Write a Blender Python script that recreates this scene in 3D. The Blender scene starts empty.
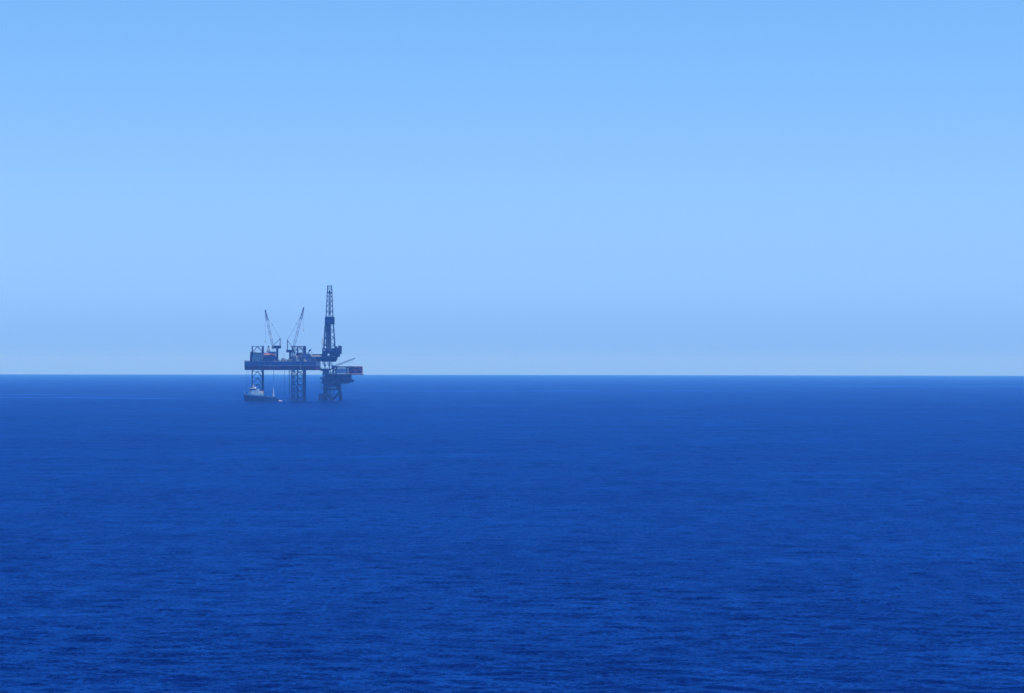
import bpy, bmesh, math, random
import numpy as np
from mathutils import Vector, Matrix

R = math.radians
random.seed(7)
rng = np.random.default_rng(11)
scene = bpy.context.scene
COL = scene.collection

# ------------------------------------------------------------------ camera
CAM_H = 35.0            # metres above the sea under the camera
F = 1024 * 100 / 36     # focal length in pixels (100 mm lens)
cam_data = bpy.data.cameras.new('camera')
cam_data.lens = 100
cam_data.sensor_width = 36
cam_data.clip_start = 1.0
cam_data.clip_end = 90000
cam = bpy.data.objects.new('camera', cam_data)
COL.objects.link(cam)
cam.location = (0, 0, CAM_H)
PITCH, ROLL = 0.381, 0.084
cam.matrix_world = (Matrix.Translation((0, 0, CAM_H)) @ Matrix.Rotation(R(90 + PITCH), 4, 'X')
                    @ Matrix.Rotation(R(ROLL), 4, 'Z'))
scene.camera = cam

# ------------------------------------------------------------------ sky and sun
SUN_EL, SUN_AZ = 73.0, 104.0      # azimuth clockwise from the view direction (+Y)
world = bpy.data.worlds.new('World')
scene.world = world
world.use_nodes = True
wn, wl = world.node_tree.nodes, world.node_tree.links
sky = wn.new('ShaderNodeTexSky')
sky.sky_type = 'NISHITA'
sky.sun_disc = False
sky.sun_elevation = R(SUN_EL)
sky.sun_rotation = R(SUN_AZ)
sky.air_density = 0.6
sky.dust_density = 0.0
sky.ozone_density = 6.0
tint = wn.new('ShaderNodeMix')
tint.data_type = 'RGBA'
tint.blend_type = 'MULTIPLY'
tint.inputs['Factor'].default_value = 1.0
wtc = wn.new('ShaderNodeTexCoord')
wsep = wn.new('ShaderNodeSeparateXYZ')
wl.new(wtc.outputs['Generated'], wsep.inputs[0])
wmr = wn.new('ShaderNodeMapRange')
wmr.inputs['From Max'].default_value = 0.25
wl.new(wsep.outputs['Z'], wmr.inputs['Value'])
ramp = wn.new('ShaderNodeValToRGB')      # tint by elevation multiplied over the sky colour, bluer towards the horizon
ramp.color_ramp.interpolation = 'B_SPLINE'
els = ramp.color_ramp.elements
SKY_TINT = [(0.0, (0.28, 0.54, 1.30)), (0.12, (0.77, 1.03, 1.54)), (0.25, (1.06, 1.24, 1.50)), (0.49, (1.18, 1.60, 1.78)), (1.0, (1.12, 1.62, 1.85))]
els[0].position, els[1].position = 0.0, 1.0
for _ in range(3):
    els.new(0.5)
for e_, (p_, c_) in zip(els, SKY_TINT):
    e_.position = p_
for e_, (p_, c_) in zip(els, SKY_TINT):
    e_.color = (*[v / 2 for v in c_], 1)
wl.new(wmr.outputs[0], ramp.inputs['Fac'])
wx2 = wn.new('ShaderNodeVectorMath')
wx2.operation = 'SCALE'
wx2.inputs['Scale'].default_value = 2.0
wl.new(ramp.outputs['Color'], wx2.inputs[0])
wl.new(wx2.outputs[0], tint.inputs['B'])
wl.new(sky.outputs['Color'], tint.inputs['A'])
bg = wn['Background']
bg.inputs['Strength'].default_value = 0.074
wl.new(tint.outputs['Result'], bg.inputs['Color'])

sun_data = bpy.data.lights.new('sun', 'SUN')
sun_data.energy = 4.8
sun_data.angle = R(0.53)
sun_data.color = (1.0, 0.97, 0.93)
sun = bpy.data.objects.new('sun', sun_data)
COL.objects.link(sun)
to_sun = Vector((math.sin(R(SUN_AZ)) * math.cos(R(SUN_EL)), math.cos(R(SUN_AZ)) * math.cos(R(SUN_EL)), math.sin(R(SUN_EL))))
sun.rotation_euler = to_sun.to_track_quat('Z', 'Y').to_euler()
sun.location = (0, 0, 400)

vs = scene.view_settings
vs.view_transform = 'Standard'
vs.look = 'None'
vs.exposure = 0.4
vs.gamma = 1.0
vs.use_curve_mapping = False
scene.render.engine = 'CYCLES'
scene.cycles.use_denoising = True
scene.cycles.denoising_prefilter = 'ACCURATE'
scene.cycles.use_adaptive_sampling = False
scene.cycles.max_bounces = 6
scene.cycles.volume_bounces = 1

# ------------------------------------------------------------------ materials
MATS = {}
def mat(name, col, rough=0.55, metal=0.0, var=0.25, scale=0.35, rust=0.0):
    m = bpy.data.materials.new(name)
    m.use_nodes = True
    n, l = m.node_tree.nodes, m.node_tree.links
    p = n['Principled BSDF']
    p.inputs['Roughness'].default_value = rough
    p.inputs['Metallic'].default_value = metal
    if rough > 0.54:
        p.inputs['Specular IOR Level'].default_value = 0.15      # chalky weathered paint
    tc = n.new('ShaderNodeTexCoord')
    nz = n.new('ShaderNodeTexNoise')
    nz.inputs['Scale'].default_value = scale
    nz.inputs['Detail'].default_value = 5
    l.new(tc.outputs['Object'], nz.inputs['Vector'])
    r = n.new('ShaderNodeMapRange')
    r.inputs['From Min'].default_value = 0.3
    r.inputs['From Max'].default_value = 0.7
    r.inputs['To Min'].default_value = 1 - var
    r.inputs['To Max'].default_value = 1 + var
    l.new(nz.outputs['Fac'], r.inputs['Value'])
    mul = n.new('ShaderNodeVectorMath')
    mul.operation = 'SCALE'
    mul.inputs[0].default_value = col
    l.new(r.outputs['Result'], mul.inputs['Scale'])
    out = mul.outputs['Vector']
    if rust > 0:
        mp = n.new('ShaderNodeMapping')
        mp.inputs['Scale'].default_value = (0.9, 0.9, 0.16)
        l.new(tc.outputs['Object'], mp.inputs['Vector'])
        n2 = n.new('ShaderNodeTexNoise')
        n2.inputs['Scale'].default_value = 0.8
        n2.inputs['Detail'].default_value = 6
        l.new(mp.outputs['Vector'], n2.inputs['Vector'])
        r2 = n.new('ShaderNodeMapRange')
        r2.inputs['From Min'].default_value = 0.52
        r2.inputs['From Max'].default_value = 0.72
        r2.inputs['To Max'].default_value = rust
        l.new(n2.outputs['Fac'], r2.inputs['Value'])
        mx = n.new('ShaderNodeMix')
        mx.data_type = 'RGBA'
        l.new(r2.outputs['Result'], mx.inputs['Factor'])
        l.new(out, mx.inputs['A'])
        mx.inputs['B'].default_value = (0.12, 0.05, 0.025, 1)
        out = mx.outputs['Result']
    l.new(out, p.inputs['Base Color'])
    MATS[name] = m
    return m

mat('hull_blue', (0.016, 0.085, 0.26), 0.45, 0, 0.2, 0.15, 0.35)
mat('hull_red', (0.075, 0.014, 0.045), 0.6, 0, 0.25, 0.2, 0.4)
mat('leg_steel', (0.010, 0.020, 0.045), 0.7, 0.0, 0.3, 0.4, 0.0)
mat('dark_steel', (0.010, 0.019, 0.042), 0.7, 0.0, 0.4, 0.4, 0.03)
mat('navy_paint', (0.012, 0.040, 0.115), 0.55, 0, 0.3, 0.5, 0.1)
mat('mid_steel', (0.05, 0.085, 0.15), 0.5, 0.0, 0.3, 0.4, 0.3)
mat('deck_steel', (0.035, 0.055, 0.08), 0.7, 0.0, 0.3, 0.3, 0.4)
mat('pale_paint', (0.36, 0.44, 0.50), 0.45, 0, 0.12, 0.4, 0.15)
mat('white_paint', (0.78, 0.79, 0.78), 0.4, 0, 0.08, 0.5, 0.08)
mat('boom_pale', (0.50, 0.57, 0.66), 0.5, 0, 0.1, 0.5, 0.0)
mat('boom_red', (0.16, 0.05, 0.10), 0.45, 0, 0.15, 0.5, 0.1)
mat('module_red', (0.17, 0.032, 0.065), 0.5, 0, 0.3, 0.5, 0.3)
mat('orange_paint', (0.50, 0.17, 0.07), 0.4, 0, 0.1, 0.5, 0.0)
mat('container_cream', (0.62, 0.52, 0.36), 0.55, 0, 0.15, 0.8, 0.3)
mat('container_blue', (0.06, 0.20, 0.40), 0.55, 0, 0.15, 0.8, 0.3)
mat('glass_dark', (0.015, 0.02, 0.03), 0.08, 0, 0.0)
mat('rope', (0.03, 0.03, 0.035), 0.7, 0, 0.0)
mat('timber', (0.06, 0.085, 0.11), 0.75, 0, 0.25, 1.2)
mat('ship_blue', (0.002, 0.034, 0.105), 0.55, 0, 0.15, 0.3, 0.0)
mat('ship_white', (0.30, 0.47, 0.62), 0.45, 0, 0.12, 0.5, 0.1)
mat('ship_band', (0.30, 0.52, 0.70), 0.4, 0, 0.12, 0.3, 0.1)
mat('foam', (0.82, 0.84, 0.85), 0.8, 0, 0.0)
mat('yellow_paint', (0.62, 0.42, 0.05), 0.5, 0, 0.15, 0.6, 0.2)

# ------------------------------------------------------------------ mesh helpers
class MB:
    """collects shapes; build() links them as one mesh object"""
    def __init__(self):
        self.v, self.f = [], []
    def add(self, vs, fs):
        o = len(self.v)
        self.v += [tuple(p) for p in vs]
        self.f += [tuple(i + o for i in q) for q in fs]
        return self
    def box(self, x0, x1, y0, y1, z0, z1):
        x0, x1 = min(x0, x1), max(x0, x1)
        y0, y1 = min(y0, y1), max(y0, y1)
        z0, z1 = min(z0, z1), max(z0, z1)
        return self.add([(x0, y0, z0), (x1, y0, z0), (x1, y1, z0), (x0, y1, z0),
                         (x0, y0, z1), (x1, y0, z1), (x1, y1, z1), (x0, y1, z1)],
                        [(3, 2, 1, 0), (4, 5, 6, 7), (0, 1, 5, 4), (1, 2, 6, 5), (2, 3, 7, 6), (3, 0, 4, 7)])
    def prism(self, poly, z0, z1, poly_top=None):
        """poly counter-clockwise in plan"""
        n = len(poly)
        top = poly_top or poly
        vs = [(p[0], p[1], z0) for p in poly] + [(p[0], p[1], z1) for p in top]
        fs = [tuple(range(n - 1, -1, -1)), tuple(range(n, 2 * n))]
        fs += [(i, (i + 1) % n, n + (i + 1) % n, n + i) for i in range(n)]
        return self.add(vs, fs)
    def side(self, poly, y0, y1):
        """outline in x,z (counter-clockwise seen from -Y) given a depth along Y"""
        n = len(poly)
        vs = [(p[0], y0, p[1]) for p in poly] + [(p[0], y1, p[1]) for p in poly]
        fs = [tuple(range(n)), tuple(range(2 * n - 1, n - 1, -1))]
        fs += [((i + 1) % n, i, n + i, n + (i + 1) % n) for i in range(n)]
        return self.add(vs, fs)
    def tube(self, a, b, r, r2=None, n=6):
        a, b = Vector(a), Vector(b)
        r2 = r if r2 is None else r2
        d = (b - a).normalized()
        u = d.orthogonal().normalized()
        w = d.cross(u)
        vs = []
        for p, rr in ((a, r), (b, r2)):
            for i in range(n):
                t = 2 * math.pi * i / n
                vs.append(p + (u * math.cos(t) + w * math.sin(t)) * rr)
        fs = [(i, (i + 1) % n, n + (i + 1) % n, n + i) for i in range(n)]
        fs += [tuple(range(n - 1, -1, -1)), tuple(range(n, 2 * n))]
        return self.add(vs, fs)
    def lathe(self, prof, c=(0, 0), n=14):
        """prof: list of (radius, z)"""
        vs, fs = [], []
        m = len(prof)
        for r, z in prof:
            for i in range(n):
                t = 2 * math.pi * i / n
                vs.append((c[0] + r * math.cos(t), c[1] + r * math.sin(t), z))
        for k in range(m - 1):
            for i in range(n):
                j = (i + 1) % n
                fs.append((k * n + i, k * n + j, (k + 1) * n + j, (k + 1) * n + i))
        fs.append(tuple(range(n - 1, -1, -1)))
        fs.append(tuple((m - 1) * n + i for i in range(n)))
        return self.add(vs, fs)
    def mesh(self, name, m):
        me = bpy.data.meshes.new(name)
        me.from_pydata(self.v, [], self.f)
        me.materials.append(MATS[m] if isinstance(m, str) else m)
        me.update()
        return me
    def build(self, name, m, parent=None, loc=None):
        return link(name, self.mesh(name, m), parent, loc)

def link(name, me, parent=None, loc=None):
    o = bpy.data.objects.new(name, me)
    COL.objects.link(o)
    o.parent = parent
    if loc is not None:
        o.location = loc
    return o

def tag(o, label, cat, group=None, kind=None):
    o['label'] = label
    o['category'] = cat
    if group:
        o['group'] = group
    if kind:
        o['kind'] = kind
    return o

def thing(name, label, cat, loc, rz=0.0, group=None):
    o = bpy.data.objects.new(name, None)
    COL.objects.link(o)
    o.location = loc
    o.rotation_euler = (0, 0, rz)
    return tag(o, label, cat, group)

def rail(mb, pts, h=1.1, r=0.05, step=2.2):
    for a, b in zip(pts[:-1], pts[1:]):
        a, b = Vector(a), Vector(b)
        up = Vector((0, 0, h))
        mb.tube(a + up, b + up, r, n=4)
        mb.tube(a + up * 0.5, b + up * 0.5, r * 0.8, n=4)
        k = max(1, int((b - a).length / step))
        for i in range(k + 1):
            p = a.lerp(b, i / k)
            mb.tube(p, p + up, r, n=4)
    return mb

# ------------------------------------------------------------------ sea
R_EARTH = 6371000.0
def drop(r):
    return r * r / (2 * R_EARTH)

def build_sea():
    # rings: fine enough to carry chop near the camera and crests far out
    rr = [0.5, 8, 20, 40, 70, 100, 130, 155, 170, 180]
    r_ = 184.0
    while r_ < 29500:
        rr.append(r_)
        step = 0.8 * r_ * r_ / (CAM_H * F)
        if r_ < 3200:
            step = min(step, 2.9)
        else:
            step = min(step, 2.9 * (r_ / 3200) ** 3)
        r_ += max(step, 0.3)
    rr = np.array(rr)
    half = R(12.5)
    NF = 620
    fine = np.linspace(-half, half, NF)
    coarse = np.linspace(half, 2 * math.pi - half, 72)[1:-1]
    th = np.concatenate([fine, coarse])          # clockwise from +Y
    nr, nt = len(rr), len(th)
    X = (rr[:, None] * np.sin(th)[None, :]).astype(np.float64)
    Y = (rr[:, None] * np.cos(th)[None, :]).astype(np.float64)
    Z = np.zeros((nr, nt))
    dr = np.gradient(rr)
    # chop (1-5 m) and wind sea (5-28 m), short-crested, running roughly towards the camera
    waves = []
    for nw, l0, l1, slope, spread in ((80, 0.9, 4.0, 0.09, 44), (70, 4.0, 16.0, 0.052, 48)):
        for lam in np.exp(np.linspace(math.log(l0), math.log(l1), nw)):
            amp = slope * math.sqrt(2.0 / nw) / (2 * math.pi / lam)
            if lam > 9:
                amp *= (9 / lam) ** 1.3
            waves.append((lam, amp, rng.normal(R(10), R(spread)), rng.uniform(0, 2 * math.pi)))
    for lam, amp, ang, ph in waves:
        k = 2 * math.pi / lam
        fac = np.clip((lam / dr - 1.8) / 2.0, 0, 1)
        fac[:10] = 0
        rows = np.nonzero(fac > 0)[0]
        if not len(rows):
            continue
        a, b = rows[0], rows[-1] + 1
        arg = k * (X[a:b, :NF] * math.sin(ang) + Y[a:b, :NF] * math.cos(ang)) + ph
        c = np.cos((arg % (2 * math.pi)).astype(np.float32))
        Z[a:b, :NF] += amp * fac[a:b, None] * (c + 0.18 * c * c - 0.09)
    # gusts: wave height varies over the water
    g = 1 + 0.18 * np.sin(X * 0.021 + 1.3 + np.sin(Y * 0.013)) * np.sin(Y * 0.017 + 0.4) + 0.12 * np.sin(X * 0.052 + Y * 0.045)
    Z *= g
    edge = np.ones(nt)
    e = np.abs(fine)
    edge[:NF] = np.clip((half - e) / R(0.6), 0, 1)
    Z *= edge[None, :]
    Z -= drop(rr)[:, None]
    co = np.stack([X, Y, Z], -1).reshape(-1, 3).astype(np.float32)
    i0 = (np.arange(nr - 1)[:, None] * nt + np.arange(nt)[None, :])
    i1 = (np.arange(nr - 1)[:, None] * nt + (np.arange(nt)[None, :] + 1) % nt)
    q = np.stack([i0, i0 + nt, i1 + nt, i1], -1).reshape(-1, 4)
    q = q[:, ::-1]
    cap = np.arange(nt - 1, -1, -1)
    me = bpy.data.meshes.new('sea')
    nq = len(q)
    me.vertices.add(len(co))
    me.vertices.foreach_set('co', co.ravel())
    loops = np.concatenate([q.ravel(), cap]).astype(np.int32)
    me.loops.add(len(loops))
    me.loops.foreach_set('vertex_index', loops)
    me.polygons.add(nq + 1)
    me.polygons.foreach_set('loop_start', np.concatenate([np.arange(nq) * 4, [nq * 4]]).astype(np.int32))
    me.polygons.foreach_set('use_smooth', np.ones(nq + 1, dtype=bool))
    me.update(calc_edges=True)
    me.validate()
    return me

def sea_material():
    m = bpy.data.materials.new('sea_water')
    m.use_nodes = True
    n, l = m.node_tree.nodes, m.node_tree.links
    p = n['Principled BSDF']
    tc = n.new('ShaderNodeTexCoord')
    pos = tc.outputs['Object']
    sep = n.new('ShaderNodeSeparateXYZ')
    l.new(pos, sep.inputs[0])

    def M(op, a, b=None, c=None):
        nd = n.new('ShaderNodeMath')
        nd.operation = op
        for i, v in enumerate((a, b, c)):
            if v is None:
                continue
            if isinstance(v, (int, float)):
                nd.inputs[i].default_value = v
            else:
                l.new(v, nd.inputs[i])
        return nd.outputs[0]

    def noise(sx, sy, detail=2.0, rough=0.5, off=0.0):
        mp = n.new('ShaderNodeMapping')
        mp.inputs['Scale'].default_value = (sx, sy, 0.0)
        mp.inputs['Location'].default_value = (off, off * 0.7, 0)
        l.new(pos, mp.inputs['Vector'])
        nz = n.new('ShaderNodeTexNoise')
        nz.noise_dimensions = '2D'
        nz.inputs['Scale'].default_value = 1.0
        nz.inputs['Detail'].default_value = detail
        nz.inputs['Roughness'].default_value = rough
        l.new(mp.outputs['Vector'], nz.inputs['Vector'])
        return nz

    # smooth slicks: long, thin bands of flatter water lying across the view
    def band(x0, y0, x1, y1, width, xa, xb, soft):
        s = (y1 - y0) / (x1 - x0)
        wob = M('MULTIPLY', M('SUBTRACT', noise(1 / 260, 1 / 900, 3).outputs['Fac'], 0.5), width * 3.2)
        d = M('SUBTRACT', sep.outputs['Y'], M('MULTIPLY_ADD', sep.outputs['X'], s, y0 - s * x0))
        d = M('ABSOLUTE', M('ADD', d, wob))
        mk = n.new('ShaderNodeMapRange')
        mk.interpolation_type = 'SMOOTHSTEP'
        mk.inputs['From Min'].default_value = width * 0.5
        mk.inputs['From Max'].default_value = width
        mk.inputs['To Min'].default_value = 1
        mk.inputs['To Max'].default_value = 0
        l.new(d, mk.inputs['Value'])
        ea = n.new('ShaderNodeMapRange')
        ea.interpolation_type = 'SMOOTHSTEP'
        ea.inputs['From Min'].default_value = xa - soft
        ea.inputs['From Max'].default_value = xa + soft
        l.new(sep.outputs['X'], ea.inputs['Value'])
        eb = n.new('ShaderNodeMapRange')
        eb.interpolation_type = 'SMOOTHSTEP'
        eb.inputs['From Min'].default_value = xb - soft
        eb.inputs['From Max'].default_value = xb + soft
        eb.inputs['To Min'].default_value = 1
        eb.inputs['To Max'].default_value = 0
        l.new(sep.outputs['X'], eb.inputs['Value'])
        brk = n.new('ShaderNodeMapRange')
        brk.inputs['From Min'].default_value = 0.36
        brk.inputs['From Max'].default_value = 0.62
        brk.inputs['To Min'].default_value = 0.1
        l.new(noise(1 / 55, 1 / 300, 4, 0.6, y0 * 0.01).outputs['Fac'], brk.inputs['Value'])
        return M('MULTIPLY', M('MULTIPLY', mk.outputs[0], brk.outputs[0]), M('MULTIPLY', ea.outputs[0], eb.outputs[0]))
    bands = [band(-560, 3130, -270, 2960, 55, -900, -280, 60),
             band(-560, 3420, -440, 3330, 45, -900, -420, 60),
             band(-210, 3990, 260, 4110, 85, -200, 420, 160),
             band(620, 5150, 950, 5200, 140, 560, 1400, 120)]
    mask = bands[0]
    for b in bands[1:]:
        mask = M('MAXIMUM', mask, b)
    streak = n.new('ShaderNodeMapRange')
    streak.inputs['From Min'].default_value = 0.56
    streak.inputs['From Max'].default_value = 0.78
    streak.inputs['To Max'].default_value = 0.45
    l.new(noise(1 / 110, 1 / 30, 3, 0.6, 31.7).outputs['Fac'], streak.inputs['Value'])
    mask = M('MAXIMUM', M('MULTIPLY', mask, 1.0), streak.outputs[0])
    gust = n.new('ShaderNodeMapRange')
    gust.inputs['From Min'].default_value = 0.3
    gust.inputs['From Max'].default_value = 0.7
    gust.inputs['To Min'].default_value = 0.85
    gust.inputs['To Max'].default_value = 1.15
    l.new(noise(1 / 90, 1 / 160, 4, 0.6, 12.3).outputs['Fac'], gust.inputs['Value'])
    strength = M('MULTIPLY', M('SUBTRACT', 1.0, mask), gust.outputs[0])

    # ripple slopes from four sizes of wavelet, summed
    total = None
    for (sx, sy, a, det, off) in ((6.0, 4.5, 0.55, 2, 0.0), (1.3, 1.7, 0.55, 2, 5.1), (0.22, 0.36, 0.40, 3, 9.7), (0.05, 0.085, 0.20, 3, 3.3)):
        nz = noise(sx, sy, det, 0.5, off)
        sub = n.new('ShaderNodeVectorMath')
        sub.operation = 'SUBTRACT'
        l.new(nz.outputs['Color'], sub.inputs[0])
        sub.inputs[1].default_value = (0.5, 0.5, 0.5)
        sc = n.new('ShaderNodeVectorMath')
        sc.operation = 'MULTIPLY'
        l.new(sub.outputs[0], sc.inputs[0])
        sc.inputs[1].default_value = (a * 0.8, a, 0)
        if total is None:
            total = sc.outputs[0]
        else:
            ad = n.new('ShaderNodeVectorMath')
            ad.operation = 'ADD'
            l.new(total, ad.inputs[0])
            l.new(sc.outputs[0], ad.inputs[1])
            total = ad.outputs[0]
    ss = n.new('ShaderNodeVectorMath')
    ss.operation = 'SCALE'
    l.new(total, ss.inputs[0])
    l.new(strength, ss.inputs['Scale'])
    geo = n.new('ShaderNodeNewGeometry')
    ad = n.new('ShaderNodeVectorMath')
    ad.operation = 'ADD'
    l.new(geo.outputs['Normal'], ad.inputs[0])
    l.new(ss.outputs[0], ad.inputs[1])
    nrm = n.new('ShaderNodeVectorMath')
    nrm.operation = 'NORMALIZE'
    l.new(ad.outputs[0], nrm.inputs[0])
    # deep water: blue light scattered back from below, and the sky mirrored by the ripples
    n.remove(p)
    body = n.new('ShaderNodeBsdfDiffuse')
    body.inputs['Color'].default_value = (0.0003, 0.0051, 0.058, 1)
    l.new(nrm.outputs[0], body.inputs['Normal'])
    gl_ = n.new('ShaderNodeBsdfGlossy')
    gl_.distribution = 'BECKMANN'
    gl_.inputs['Color'].default_value = (0.07, 0.35, 0.88, 1)
    gl_.inputs['Roughness'].default_value = 0.36
    l.new(nrm.outputs[0], gl_.inputs['Normal'])
    fr = n.new('ShaderNodeFresnel')
    fr.inputs['IOR'].default_value = 1.17
    l.new(nrm.outputs[0], fr.inputs['Normal'])
    mx = n.new('ShaderNodeMixShader')
    # painted light and dark wave streaks: noise varies the mirrored sky, every size
    patch = None
    for (sx, sy, a, off) in ((1 / 1.4, 1 / 2.2, 0.6, 2.2), (1 / 4, 1 / 10, 0.45, 14.1), (1 / 15, 1 / 34, 0.4, 33.7), (1 / 60, 1 / 80, 0.22, 57.1), (1 / 400, 1 / 200, 0.3, 41.3)):
        t_ = M('MULTIPLY', M('SUBTRACT', noise(sx, sy, 3, 0.6, off).outputs['Fac'], 0.5), a)
        patch = t_ if patch is None else M('ADD', patch, t_)
    l.new(M('MULTIPLY', fr.outputs[0], M('ADD', M('MULTIPLY_ADD', mask, 0.20, 0.70), patch)), mx.inputs[0])
    l.new(body.outputs[0], mx.inputs[1])
    l.new(gl_.outputs[0], mx.inputs[2])
    l.new(mx.outputs[0], n['Material Output'].inputs['Surface'])
    return m

sea_me = build_sea()
sea_me.materials.append(sea_material())
sea = link('sea', sea_me)
sea['kind'] = 'structure'
sea['label'] = 'deep blue open sea with small wind ripples reaching the horizon'

# ------------------------------------------------------------------ placing
D0 = 2860.0             # metres to the rig, from the usual size of a jack-up hull (about 73 m)
S = D0 / F
WL = 400.6              # picture row of the waterline at that distance
ZW = -drop(D0)
def X(px): return (px - 512) * S
def Z(py): return (WL - py) * S

# ------------------------------------------------------------------ jack-up rig
RX = X(281)
rig = thing('jackup_rig', 'blue and red jack-up drilling rig on lattice legs with tall derrick', 'oil rig', (RX, D0, ZW))
DY = 0.0              # depth of the parts being placed, relative to the rig's centre line
def x(px): return X(px) * (D0 + DY) / D0 - RX
zk, zm, zd = Z(370.2), Z(365.9), Z(361.6)       # keel, colour line, main deck
plan = [(x(245.6), -11), (x(262), -30), (x(266), -32), (x(318.1), -32), (x(318.6), -31),
        (x(318.6), 29), (x(316.5), 32), (x(266), 32), (x(262), 30), (x(245.6), 11)]
def grow(pl, d):
    cx = sum(p[0] for p in pl) / len(pl)
    return [(p[0] + math.copysign(d, p[0] - cx), p[1] + math.copysign(d, p[1])) for p in pl]
hull = MB().prism(plan, zk, zm).build('lower_hull', 'hull_red', rig)
up = MB().prism(grow(plan, 0.12), zm, zd).build('upper_hull', 'hull_blue', rig)
fend = MB()
for i in range(len(plan)):
    a, b = grow(plan, 0.25)[i], grow(plan, 0.25)[(i + 1) % len(plan)]
    fend.tube((a[0], a[1], zm), (b[0], b[1], zm), 0.22, n=5)
    fend.tube((a[0], a[1], zd), (b[0], b[1], zd), 0.16, n=5)
fend.build('rubbing_strake', 'mid_steel', up)
rl = MB()
rail(rl, [(p[0], p[1], zd) for p in plan] + [(plan[0][0], plan[0][1], zd)], r=0.07)
rl.build('railing', 'mid_steel', up)
# plating welds and a draught ladder down the hull side
DY = -32
for px in (270.5, 300.5):
    lad = MB()
    for s in (-0.3, 0.3):
        lad.tube((x(px) + s, -32.2, zk), (x(px) + s, -32.2, zd), 0.06, n=4)
    for k in range(14):
        lad.tube((x(px) - 0.3, -32.2, zk + 0.3 + k * 0.6), (x(px) + 0.3, -32.2, zk + 0.3 + k * 0.6), 0.05, n=4)
    lad.build('ladder', 'pale_paint', hull)
DY = 0.0

# legs: three chords each, K-braced bay by bay
LEG_TOP, LEG_BOT = Z(346.2), -22.0
SIDE = 12.4
def leg(cx, cy, rot):
    ch = []
    rad = SIDE / math.sqrt(3)
    for k in range(3):
        a = rot + 2 * math.pi * k / 3
        ch.append(Vector((rad * math.cos(a), rad * math.sin(a), 0)))
    mb = MB()
    for c in ch:
        mb.tube((c.x, c.y, LEG_BOT), (c.x, c.y, LEG_TOP), 0.55, n=8)
        t = c.normalized().orthogonal() if False else Vector((-c.y, c.x, 0)).normalized()
        mb.box(c.x - 0.15, c.x + 0.15, c.y - 0.15, c.y + 0.15, LEG_TOP, LEG_TOP + 0.6)
    lg = mb.build('leg', 'leg_steel', rig, (cx, cy, 0))
    bay = 6.35
    nb = int((LEG_TOP - LEG_BOT) / bay)
    for f in range(3):
        a, b = ch[f], ch[(f + 1) % 3]
        m = (a + b) / 2
        k = MB()
        dz = Vector((0, 0, bay))
        k.tube(a, m + dz, 0.22, n=5).tube(b, m + dz, 0.22, n=5).tube(a + dz, b + dz, 0.22, n=5)
        me = k.mesh('brace', 'leg_steel')
        for i in range(nb):
            z0 = LEG_TOP - 0.3 - (i + 1) * bay
            if zk - bay * 0.8 < z0 < zk and False:
                continue
            link('brace', me, lg, (0, 0, z0))
    return lg
leg(x(259.3), 0.0, math.pi)                     # bow leg
DY = -21
leg(x(298.2), -21.0, math.pi / 2 + R(8))        # stern legs
DY = 21.5
leg(x(301.0), 21.5, math.pi / 6 + R(24))
DY = 0.0
# jacking houses round each leg at deck level
for (px, cy) in ((259.3, 0.0), (299.6, -21.0), (299.6, 21.5)):
    for k in range(6):
        a = k * math.pi / 3
        j = MB()
        j.box(x(px) + 7.6 * math.cos(a) - 1.1, x(px) + 7.6 * math.cos(a) + 1.1, cy + 7.6 * math.sin(a) - 1.1, cy + 7.6 * math.sin(a) + 1.1, zd, zd + 5.2)
        j.build('jacking_house', 'mid_steel', rig)

# accommodation block at the bow with windows
DY = -24.0
acc = MB().box(x(251.4), x(263.2), -24, -10, Z(359.3), Z(353.2)).box(x(250.4), x(264), -23.4, 24, zd, Z(359.3)) \
    .box(x(251.0), x(262.2), -9.9, 23, Z(359.3), Z(354)).build('accommodation_block', 'pale_paint', rig)
MB().box(x(250.3), x(253.2), -24.6, -20, Z(356), Z(352)).box(x(250.0), x(252), -24.3, -21, zd, Z(356)).build('vent_house', 'dark_steel', rig)
MB().box(x(250.6), x(264.0), -25, 24.6, Z(353.2), Z(352.9)).build('roof_deck', 'mid_steel', acc)
for row, py in ((0, 360.5), (1, 357.4), (2, 355.2)):
    for k in range(6):
        px = 252.6 + k * 1.9
        yy = -23.4 if row == 0 else -24.0
        wm = 'white_paint' if (row == 0 and k in (0, 2, 3, 5)) else 'glass_dark'
        MB().box(x(px), x(px) + 0.9, yy - 0.06, yy + 0.05, Z(py), Z(py) + 0.9).build('window', wm, acc)
MB().tube((x(254.9), -22, Z(353)), (x(254.9), -22, Z(352) + 0.2), 0.75, n=10).tube((x(254.9), -22, Z(352)), (x(254.9), -22, Z(351.6)), 1.1, n=10).build('vent_cowl', 'white_paint', acc)

DY = -29.0
# midship deckhouse, lifeboat gallery and radio mast
dh = MB().box(x(263.4), x(275.5), -29, -8, zd, Z(356.2)).box(x(264.2), x(274), -27, -9, Z(356.2), Z(352.9)) \
    .box(x(268), x(276), -26, -12, Z(352.9), Z(351.8)).build('deckhouse', 'hull_blue', rig)
MB().box(x(262.8), x(275.8), -31.6, -29.05, Z(356.4), Z(356.1)).build('gallery_deck', 'mid_steel', dh)
gd = MB()
rail(gd, [(x(262.8), -31.6, Z(356.1)), (x(275.8), -31.6, Z(356.1))], r=0.06)
gd.build('gallery_railing', 'pale_paint', dh)
for k in range(8):
    MB().box(x(264.4) + k * 1.35, x(264.4) + k * 1.35 + 0.7, -29.06, -28.95, Z(359.2), Z(358.3)).build('window', 'glass_dark', dh)
mm = MB()
mb0, mtop = Z(352.4), Z(347.6)
cxm, cym = x(267.8), -20.0
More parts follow.
